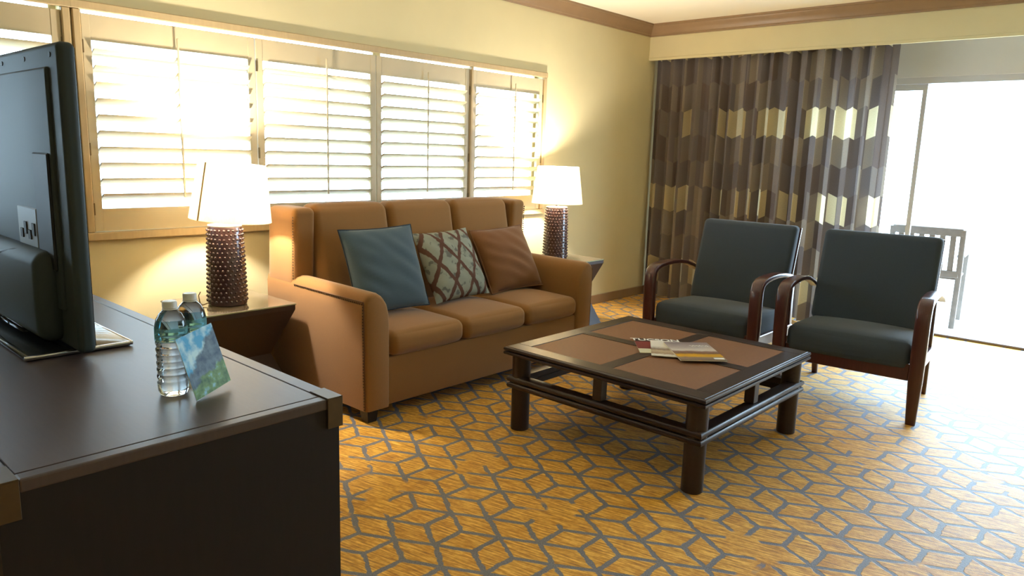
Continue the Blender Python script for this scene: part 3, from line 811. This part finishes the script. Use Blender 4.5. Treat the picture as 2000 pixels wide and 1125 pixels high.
def lamp(x, y, label, tilt=(0, 0), seam_ang=0.0, cord=True, bright=1.0):
    z = 0.548
    r = tag(empty('table_lamp', (x, y, z)), label, 'lamp', 'lit table lamps')
    R = lambda t: 0.097-0.012*t
    hb = 0.408
    base = MB().lathe([(0.0, 0.0), (0.090, 0.0), (0.096, 0.006), (R(0.05), 0.02), (R(.5), hb*.5), (R(1), hb-0.012), (0.083, hb-0.003), (0.078, hb), (0.0, hb)], (x, y, z), 36).build('base', MT['lampb'], r)
    st = MB(); rows, per = 17, 24
    for k in range(rows):
        t = (k+0.6)/rows; zz = z+0.012+t*(hb-0.024); rr = R(t)
        for q in range(per):
            a = 2*math.pi*(q+0.5*(k % 2))/per
            d = Vector((math.cos(a), math.sin(a), 0)); t1 = Vector((-math.sin(a), math.cos(a), 0)); up = Vector((0, 0, 1))
            p = Vector((x, y, zz))+d*(rr-0.001)
            r1 = [st.bm.verts.new(p+0.0078*(math.cos(j*math.pi/3)*t1+math.sin(j*math.pi/3)*up)) for j in range(6)]
            r2 = [st.bm.verts.new(p+d*0.006+0.005*(math.cos(j*math.pi/3)*t1+math.sin(j*math.pi/3)*up)) for j in range(6)]
            tp = st.bm.verts.new(p+d*0.0082)
            for j in range(6):
                st.bm.faces.new((r1[j], r1[(j+1) % 6], r2[(j+1) % 6], r2[j])); st.bm.faces.new((r2[j], r2[(j+1) % 6], tp))
    tag(st.build('hobnail_studs', MT['lampb'], base, ang=60), kind='stuff')
    MB().lathe([(0.083, hb-0.001), (0.083, hb+0.004), (0.0, hb+0.006)], (x, y, z), 32).build('top_plate', MT['white'], r)
    MB().cyl((x, y, z+hb), (x, y, z+hb+0.10), 0.012, seg=16).build('neck', MT['chrome'], r)
    # harp spider and shade
    sz0, sz1, r0, r1 = hb+0.030, hb+0.030+0.285, 0.200, 0.162
    so = MB()
    rg = []
    for rr, zz in ((r0, sz0), (r1, sz1), (r1-0.003, sz1), (r0-0.003, sz0)):
        rg.append((rr, zz))
    so.lathe(rg, (0, 0, 0), 56, close=True)
    sh = so.build('shade', MT['shade'], r, local=True, ang=50)
    sh.location = (0, 0, 0); sh.rotation_euler = (math.radians(tilt[0]), math.radians(tilt[1]), 0)
    a = seam_ang; d = Vector((math.cos(a), math.sin(a), 0)); tt = Vector((-math.sin(a), math.cos(a), 0))
    sb = MB()
    q = [sb.bm.verts.new(d*(rr+0.0012)+tt*sg*0.005+Vector((0, 0, zz))) for rr, zz, sg in ((r0, sz0, -1), (r0, sz0, 1), (r1, sz1, 1), (r1, sz1, -1))]
    q2 = [sb.bm.verts.new(v.co+d*-0.0025) for v in q]
    sb.bm.faces.new(q); sb.bm.faces.new(q2[::-1])
    for j in range(4): sb.bm.faces.new((q[j], q[(j+1) % 4], q2[(j+1) % 4], q2[j]))
    sb.build('seam', MT['seam'], sh, local=True, smooth=False)
    sp = MB()
    for k in range(3):
        an = 2*math.pi*k/3
        sp.cyl((0, 0, sz1-0.02), ((r1-0.002)*math.cos(an), (r1-0.002)*math.sin(an), sz1-0.01), 0.0022, seg=6)
    sp.build('spider', MT['chrome'], sh, local=True)
    bl = MB().lathe([(0.0, 0.19), (0.018, 0.186), (0.029, 0.165), (0.030, 0.145), (0.020, 0.11), (0.013, 0.095), (0.0, 0.095)], (x, y, z+hb), 20).build('bulb', MT['bulb'], r)
    L = bpy.data.lights.new('bulb_light', 'POINT'); L.energy = LAMP_W*bright; L.color = (1.0, 0.90, 0.74); L.shadow_soft_size = 0.035
    lo = bpy.data.objects.new('bulb_light', L); COL.objects.link(lo); lo.parent = r; lo.location = (0, 0, hb+0.225)
    if cord:
        MB().tube([(x-0.02, y-0.098, z+0.012), (x-0.015, y-0.125, z+0.006), (x-0.01, y-0.142, z+0.02), (x-0.012, y-0.146, z+0.06), (x-0.02, y-0.132, z+0.075)], 0.0028, 6).build('cord', MT['cord'], r)
    return r
lamp(0.36, 1.796, 'lit table lamp with studded brown base on the end table nearest the television', (-3.0, 2.5), math.radians(-76))
lamp(0.31, 4.545, 'lit table lamp with studded brown base beyond the far sofa arm', (0, 0), math.radians(170), cord=False)

# ================================================================== COFFEE TABLE
TX, TY, TH, HT = 2.1259, 3.1514, 0.4251, 0.55
tb = tag(empty('coffee_table', (TX, TY, 0)), 'low square dark wood coffee table with four woven inset panels', 'coffee table')
def ring(x_half, z0, z1, inner, name, parent, n=2, out=0.0):
    """reeded square frame: stacked half-round bands"""
    b = MB(); hh = (z1-z0)/n
    for k in range(n):
        a, c = z0+k*hh, z0+(k+1)*hh
        pf = [(inner, a+.0012), (x_half-hh*.35, a+.0012), (x_half-hh*.10, a+hh*.2), (x_half, a+hh*.5), (x_half-hh*.10, c-hh*.2), (x_half-hh*.35, c-.0012), (inner, c-.0012)]
        rg = []
        for sx, sy in ((-1, -1), (1, -1), (1, 1), (-1, 1)):
            rg.append([b.bm.verts.new((TX+sx*p, TY+sy*p, q)) for p, q in pf])
        for i in range(4):
            A, B = rg[i], rg[(i+1) % 4]
            for j in range(len(pf)):
                l = (j+1) % len(pf)
                b.bm.faces.new((A[j], A[l], B[l], B[j]))
    return b.build(name, MT['esp'], parent, ang=40)
ring(HT, TH-0.042, TH-0.001, HT-0.10, 'top_edge', tb)
# top frame boards (mitred look: two long, two short), cross bars, woven panels
bw = 0.085; i0 = HT-0.012; zt = TH
for sgn in (-1, 1):
    MB().box((TX-i0, TY+sgn*(i0-bw/2)-bw/2, TH-0.02), (TX+i0, TY+sgn*(i0-bw/2)+bw/2, zt), 0.002, 1).build('top_border', MT['esp'], tb, smooth=False)
    MB().box((TX+sgn*(i0-bw/2)-bw/2, TY-i0+bw, TH-0.02), (TX+sgn*(i0-bw/2)+bw/2, TY+i0-bw, zt), 0.002, 1).build('top_border', MT['esp'], tb, smooth=False)
q = i0-bw; cw = 0.033
MB().box((TX-q, TY-cw, TH-0.02), (TX+q, TY+cw, zt-0.0005)).build('cross_bar', MT['esp'], tb, smooth=False)
for sgn in (-1, 1):
    lo, hi = sorted((sgn*cw, sgn*q))
    MB().box((TX-cw, TY+lo, TH-0.02), (TX+cw, TY+hi, zt-0.0005)).build('cross_bar', MT['esp'], tb, smooth=False)
pm = None
for sx in (-1, 1):
    for sy in (-1, 1):
        ps = (q-cw)/2
        if pm is None:
            pm = MB().box((-ps+.001, -ps+.001, -0.01), (ps-.001, ps-.001, 0.0)).build('woven_panel', MT['weave'], tb, local=True, smooth=False); o = pm
        else: o = copy_part(pm, tb)
        o.location = (sx*(cw+ps), sy*(cw+ps), TH-0.0025)
ring(HT-0.014, 0.212, 0.276, HT-0.075, 'stretcher_frame', tb)
for sx in (-1, 1):
    for sy in (-1, 1):
        lx, ly = TX+sx*(HT-0.066), TY+sy*(HT-0.066)
        MB().lathe([(0.0, 0.0), (0.043, 0.0), (0.046, 0.003), (0.046, TH-0.04), (0.0, TH-0.04)], (lx, ly, 0), 28).build('leg', MT['esp'], tb)
for ax_, sg in ((0, -1), (0, 1), (1, -1), (1, 1)):
    d = sg*(HT-0.055)
    c = (TX+d, TY) if ax_ == 0 else (TX, TY+d)
    MB().box((c[0]-0.024, c[1]-0.024, 0.276), (c[0]+0.024, c[1]+0.024, TH-0.04), 0.003, 1).build('post', MT['esp'], tb, smooth=False)

# ------------------------------------------------------------------ magazines
def magazine(c, ang, wd, ht, z, th, cover, label, title=None):
    """ang: direction of the cover's top, width to its right"""
    o = MB().box((-wd/2, -ht/2, 0), (wd/2, ht/2, th)).build('magazine', MT['paper'], local=True, smooth=False)
    o.location = (c[0], c[1], z); o.rotation_euler = (0, 0, ang)
    tag(o, label, 'magazine', 'magazines on the coffee table')
    MB().box((-wd/2-.0005, -ht/2-.0005, th), (wd/2+.0005, ht/2+.0005, th+0.0006)).build('cover', cover, o, local=True, smooth=False)
    if title:
        txt, size, px, py = title
        cu = bpy.data.curves.new('title', 'FONT'); cu.body = txt; cu.size = size; cu.align_x = 'CENTER'; cu.extrude = 0.0002; cu.offset = 0.0012
        to = bpy.data.objects.new('title_tmp', cu); COL.objects.link(to)
        bpy.context.view_layer.update()
        me = bpy.data.meshes.new_from_object(to.evaluated_get(bpy.context.evaluated_depsgraph_get()))
        bpy.data.objects.remove(to); 
        me.materials.clear(); me.materials.append(MT['ink'])
        t = bpy.data.objects.new('title_lettering', me); COL.objects.link(t); t.parent = o; t.location = (px, py, th+0.0009)
    return o
A1 = math.atan2(0.7, 0.75)      # local +x direction (cover width)
ZT = TH+0.0003
def mag_at(tl, tr_dir, wd, ht):
    u = Vector(tr_dir).normalized(); v = Vector((u.y, -u.x))
    c = Vector(tl)+u*wd/2+v*ht/2
    return (c.x, c.y), math.atan2(u.y, u.x)
c1, a1 = mag_at((1.922, 3.228), (0.153, 0.129), 0.212, 0.285)
magazine(c1, a1, 0.212, 0.285, ZT, 0.003, MT['mag1'], 'magazine titled TUCSON in white, lowest of the three on the coffee table', ('TUCSON', 0.062, 0.004, 0.098))
c2, a2 = mag_at((2.015, 3.246), (0.181, 0.118), 0.212, 0.30)
m2 = magazine(c2, a2, 0.212, 0.30, ZT+0.0048, 0.003, MT['mag2'], 'white-covered magazine between the other two on the coffee table')
for (px, py, w_, h_, mm) in ((-0.062, -0.055, 0.05, 0.045, 'mag1'), (-0.055, 0.0, 0.06, 0.03, 'mag3')):
    pass
c3, a3 = mag_at((2.098, 3.238), (0.150, 0.150), 0.222, 0.325)
m3 = magazine(c3, a3, 0.222, 0.325, ZT+0.0096, 0.006, MT['mag3'], 'magazine with yellow desert landscape cover, topmost of the pile')
MB().box((0.055, -0.150, 0.0066), (0.104, -0.125, 0.0072)).build('cover_sticker', MT['ink'], m3, local=True, smooth=False)
sq = [(0.0+0.0045*i, 0.088+0.009*math.sin(i*1.7)*(0.6+0.4*math.sin(i*.7)), 0.0072) for i in range(22)]
MB().tube(sq, 0.0016, 5).build('script_title', MT['ink'], m3, local=True)

# ================================================================== ARMCHAIRS
def armchair(cx, cy, rot, label):
    r = tag(empty('armchair', (cx, cy, 0), rot), label, 'armchair', 'charcoal armchairs by the glass door')
    L = dict(local=True)
    def seat_w(v):
        f = (v.y+0.30)/0.60
        v.z -= 0.03*f
        if v.y < -0.24: v.z -= 0.02*((-0.24-v.y)/0.06)**2*(1 if v.z > 0 else 0)
        return v
    MB().cushion((0.648, 0.62, 0.16), 0.034, (0.004, 0.014, 0.018), (0, 0.335, 0.365), n=8, warp=seat_w).build('seat', MT['chairfab'], r, ang=70, **L)
    MB().box((-0.325, 0.028, 0.238), (0.325, 0.062, 0.33), 0.004, 1).build('front_apron', MT['cherry'], r, smooth=False, **L)
    for sg in (-1, 1):
        MB().box((sg*0.335-0.016, 0.05, 0.24), (sg*0.335+0.016, 0.66, 0.31), 0.004, 1).build('side_rail', MT['cherry'], r, smooth=False, **L)
    MB().box((-0.32, 0.63, 0.25), (0.32, 0.66, 0.32), 0.004, 1).build('back_rail', MT['cherry'], r, smooth=False, **L)
    # backrest cushion leaning back
    def back_w(v):
        v.y += 0.27*(v.z); return v
    MB().cushion((0.655, 0.085, 0.545), 0.03, (0.0, 0.012, 0.0), (0, 0.600, 0.682), n=8, warp=back_w).build('backrest', MT['chairfab'], r, ang=70, **L)
    b = MB(); b.cushion((0.655, 0.018, 0.53), 0.006, (0, 0, 0), (0, 0.655, 0.675), n=2, warp=back_w)
    b.build('back_shell', MT['cherry'], r, ang=40, **L)
    path = [(0, 0.045, 0.0), (0, 0.036, 0.12), (0, 0.028, 0.24), (0, 0.022, 0.42), (0, 0.018, 0.55), (0, 0.020, 0.60), (0, 0.032, 0.638), (0, 0.060, 0.657), (0, 0.105, 0.668), (0, 0.17, 0.674), (0, 0.26, 0.677), (0, 0.36, 0.672), (0, 0.46, 0.658), (0, 0.56, 0.630), (0, 0.64, 0.598)]
    hw = [0.024, 0.029, 0.034, 0.036, 0.036, 0.036, 0.036, 0.036, 0.036, 0.035, 0.033, 0.030, 0.027, 0.024, 0.022]
    ht = [0.020, 0.026, 0.031, 0.030, 0.027, 0.025, 0.022, 0.019, 0.016, 0.014, 0.0135, 0.013, 0.013, 0.013, 0.013]
    for sg in (-1, 1):
        a = MB().sweep(path, hw, ht, Vector((1, 0, 0)), 0.5).build('arm_and_front_leg', MT['cherry'], r, ang=45, **L)
        a.location = (sg*0.3605, 0, 0)
        lg = MB().sweep([(0, 0.715, 0.0), (0, 0.675, 0.20), (0, 0.650, 0.33), (0, 0.645, 0.45), (0, 0.66, 0.62)], [0.017, 0.021, 0.023, 0.022, 0.018], [0.016, 0.022, 0.026, 0.024, 0.016], Vector((1, 0, 0)), 0.4).build('rear_leg', MT['cherry'], r, ang=45, **L)
        lg.location = (sg*0.318, 0, 0)
    return r
armchair(1.81, 4.121, 0.011, 'charcoal armchair with dark cherry arms nearer the corner of the room')
armchair(2.685, 4.167, 0.087, 'charcoal armchair with dark cherry arms directly before the glass door')

# ================================================================== DRESSER, TV AND WHAT STANDS ON IT
DRX1, DRX0, DRY0, DRY1, DRZ = 2.640, 0.78, 0.262, 0.918, 0.82
dr = tag(empty('dresser', ((DRX0+DRX1)/2, (DRY0+DRY1)/2, 0)), 'dark espresso dresser with bronze corner brackets carrying the television', 'dresser')
MB().box((DRX0+.004, DRY0+.004, 0.05), (DRX1-.004, DRY1-.004, DRZ-0.024)).build('body', MT['dbody'], dr, smooth=False)
MB().box((DRX0+.05, DRY0+.05, 0.0), (DRX1-.05, DRY1-.05, 0.05)).build('plinth', MT['groove'], dr, smooth=False)
tp = MB().box((DRX0+.004, DRY0+.004, DRZ-0.024), (DRX1-.004, DRY1-.004, DRZ-0.003)).build('top', MT['groove'], dr, smooth=False)
bd = 0.036; gv = 0.003
MB().box((DRX0+bd+gv, DRY0+bd+gv, DRZ-0.004), (DRX1-bd+0.004, DRY1-bd-gv, DRZ), 0.0008, 1).build('top_panel', MT['dtop'], tp, smooth=False)
MB().box((DRX0, DRY1-bd, DRZ-0.024), (DRX1, DRY1, DRZ), 0.0015, 1).build('edge_strip', MT['dtop'], tp, smooth=False)
MB().box((DRX0, DRY0, DRZ-0.024), (DRX1, DRY0+bd, DRZ), 0.0015, 1).build('edge_strip', MT['dtop'], tp, smooth=False)
MB().box((DRX1-bd+0.0045, DRY0+bd, DRZ-0.024), (DRX1, DRY1-bd, DRZ), 0.004, 2).build('edge_strip', MT['dtop'], tp, smooth=False)
MB().box((DRX0, DRY0+bd, DRZ-0.024), (DRX0+bd, DRY1-bd, DRZ), 0.0015, 1).build('edge_strip', MT['dtop'], tp, smooth=False)
for cx_, sx in ((DRX1, 1), (DRX0, -1)):
    for cy_, sy in ((DRY1, 1), (DRY0, -1)):
        t = 0.0025; b = MB()
        def bx_(x0, x1, y0, y1, z0, z1):
            b.box((min(x0, x1), min(y0, y1), z0), (max(x0, x1), max(y0, y1), z1), 0.0008, 1)
        bx_(cx_-sx*0.070, cx_+sx*t, cy_-sy*0.036, cy_+sy*t, DRZ-0.0005, DRZ+t)
        bx_(cx_-sx*0.001, cx_+sx*t, cy_-sy*0.036, cy_+sy*t, DRZ-0.068, DRZ)
        bx_(cx_-sx*0.070, cx_, cy_-sy*0.001, cy_+sy*t, DRZ-0.068, DRZ)
        b.build('corner_bracket', MT['bronze'], dr, smooth=False)
for k in range(3):     # drawers on the side that faces the sofa
    x0 = DRX0+0.06+k*0.58
    for z0, z1 in ((0.10, 0.43), (0.45, 0.77)):
        d_ = MB().box((x0, DRY1-0.005, z0), (x0+0.56, DRY1+0.012, z1), 0.002, 1).build('drawer', MT['dbody'], dr, smooth=False)
        MB().box((x0+0.22, DRY1+0.012, (z0+z1)/2-0.008), (x0+0.34, DRY1+0.03, (z0+z1)/2+0.008), 0.003, 1).build('handle', MT['bronze'], d_, smooth=False)

TVX1, TVX0, TVZ0, TVZ1, TVY = 1.984, 0.70, 0.836, 1.590, 0.600
tv = tag(empty('television', ((TVX0+TVX1)/2, 0.62, DRZ)), 'large flat-screen television seen from its black back on the dresser', 'television')
def tvw(v):
    return v
pnl = MB().cushion((TVX1-TVX0, 0.040, TVZ1-TVZ0), 0.014, (0, 0.0, 0), ((TVX0+TVX1)/2, 0.620, (TVZ0+TVZ1)/2), n=4).build('panel', MT['tv'], tv, ang=50)
MB().box((TVX0+0.012, 0.6395, TVZ0+0.014), (TVX1-0.012, 0.6415, TVZ1-0.012)).build('screen', MT['screen'], pnl, smooth=False)
MB().cushion((0.96, 0.075, 0.235), 0.035, (0, 0.008, 0), ((TVX0+TVX1)/2+0.05, 0.585, 0.965), n=4).build('lower_housing', MT['tv'], pnl, ang=50)
MB().cushion((1.14, 0.016, 0.60), 0.007, (0, 0.006, 0), ((TVX0+TVX1)/2, 0.600, 1.235), n=6).build('rear_cover', MT['tv'], pnl, ang=50)
MB().box((1.775, 0.5855, 1.035), (1.895, 0.594, 1.330), 0.004, 1).build('cable_recess', MT['tvmatte'], pnl, smooth=False)  # raised black plate, its colour standing in for shade inside the cable slot
pp = MB().box((1.605, 0.586, 1.065), (1.770, 0.596, 1.185), 0.003, 1).build('port_panel', MT['port'], pnl, smooth=False)
for k in range(4):
    MB().box((1.63+0.034*k, 0.583, 1.10+0.012*(k % 2)), (1.652+0.034*k, 0.588, 1.125+0.02*(k % 2)), 0.001, 1).build('port', MT['tvmatte'], pp, smooth=False)
for k in range(5):
    MB().cyl((1.93-0.2*k, 0.601, 1.562), (1.93-0.2*k, 0.5985, 1.562), 0.006, seg=10).build('screw_hole', MT['tvmatte'], pnl)
MB().tube([(1.76, 0.580, 1.075), (1.66, 0.560, 1.07), (1.55, 0.545, 1.05), (1.44, 0.54, 1.0), (1.38, 0.545, 0.90), (1.36, 0.55, 0.85)], 0.005, 8).build('cable', MT['tvmatte'], tv)
MB().box((1.30, 0.575, DRZ+0.012), (1.60, 0.612, 0.95), 0.01, 2).build('stand_neck', MT['tvglass'], tv)
sb = MB().box((1.02, 0.50, DRZ+0.0005), (1.912, 0.748, DRZ+0.013), 0.004, 2).build('stand_base', MT['tvglass'], tv)
MB().box((1.015, 0.744, DRZ+0.003), (1.917, 0.752, DRZ+0.014), 0.003, 2).build('chrome_edge', MT['chrome'], sb)
MB().box((1.908, 0.496, DRZ+0.003), (1.917, 0.745, DRZ+0.014), 0.003, 2).build('chrome_edge', MT['chrome'], sb)

def bottle(x, y, label):
    r = tag(empty('water_bottle', (x, y, DRZ+0.0005)), label, 'bottle', 'water bottles on the dresser')
    pr = [(0.0, 0.004), (0.018, 0.003), (0.024, 0.0), (0.029, 0.003), (0.032, 0.012), (0.0325, 0.020)]
    z = 0.024
    for k in range(8):
        pr += [(0.0328, z+0.002), (0.0328, z+0.006), (0.0308, z+0.0095), (0.0308, z+0.0105)]; z += 0.0150
    pr += [(0.0325, 0.127), (0.0330, 0.133), (0.0330, 0.150), (0.0322, 0.158), (0.0290, 0.170), (0.0230, 0.181), (0.0150, 0.189), (0.0125, 0.192), (0.0125, 0.196), (0.0, 0.197)]
    bo = MB().lathe(pr, (0, 0, 0), 40).build('bottle_body', MT['pet'], r, local=True, ang=60)
    MB().lathe([(0.0333, 0.122), (0.0338, 0.124), (0.0338, 0.151), (0.0334, 0.153), (0.0332, 0.151), (0.0332, 0.124)], (0, 0, 0), 40, close=True).build('label_band', MT['label'], bo, local=True, ang=60)
    cp = MB().lathe([(0.0, 0.2085), (0.0135, 0.2085), (0.0148, 0.207), (0.0150, 0.196), (0.0150, 0.1935), (0.0, 0.1935)], (0, 0, 0), 36).build('cap', MT['cap'], r, local=True)
    MB().lathe([(0.0158, 0.1925), (0.0158, 0.1905), (0.0130, 0.1905), (0.0130, 0.1925)], (0, 0, 0), 36, close=True).build('neck_ring', MT['cap'], r, local=True)
    return r
bottle(2.380, 0.661, 'clear water bottle with ribbed sides, right behind the postcard, nearer the viewer')
bottle(2.322, 0.731, 'clear water bottle standing farther back, partly hidden by the nearer bottle')

def postcard():
    wd, ht = 0.12, 0.14
    o = MB().box((0, 0.0005, 0), (wd, 0.0015, ht)).build('postcard', MT['cardback'], local=True, smooth=False)
    yaw, lean, roll = 0.466, 0.265, 0.093
    cy, sy = math.cos(yaw), math.sin(yaw)
    n = Vector((cy, sy, 0)); rt = Vector((-sy, cy, 0)); up = Vector((0, 0, 1))
    n2 = math.cos(lean)*n+math.sin(lean)*up; up2 = math.cos(lean)*up-math.sin(lean)*n
    r3 = math.cos(roll)*rt+math.sin(roll)*up2; u3 = math.cos(roll)*up2-math.sin(roll)*rt
    M4 = Matrix.Identity(4)
    c = (2.462, 0.674, DRZ+0.0008)
    for i in range(3):
        M4[i][0], M4[i][1], M4[i][2], M4[i][3] = r3[i], -n2[i], u3[i], c[i]
    o.matrix_world = M4
    tag(o, 'blue mountain landscape postcard leaning against the water bottles', 'postcard')
    MB().box((0, 0, 0), (wd, 0.0005, ht)).build('picture_side', MT['card'], o, local=True, smooth=False)
postcard()

# made-up ceiling fixture, added to brighten the foreground carpet (outside the view)
cl = tag(empty('ceiling_light', (4.6, -0.9, H)), 'flush round ceiling light behind the camera', 'ceiling light')
MB().lathe([(0.0, 0.0), (0.17, 0.0), (0.17, -0.03), (0.0, -0.03)], (4.6, -0.9, H), 32).build('mount', MT['bronze'], cl)
MB().lathe([(0.16, -0.03), (0.15, -0.07), (0.10, -0.10), (0.0, -0.115)], (4.6, -0.9, H), 32).build('diffuser', mat('frosted_diffuser', (250, 240, 220), emit=(255, 220, 170), estr=3.0), cl)
L = bpy.data.lights.new('ceiling_glow', 'AREA'); L.shape = 'DISK'; L.size = 0.28; L.energy = FILL_W; L.color = (1.0, 0.83, 0.58)
lo = bpy.data.objects.new('ceiling_glow', L); COL.objects.link(lo); lo.parent = cl; lo.location = (0, 0, -0.13)
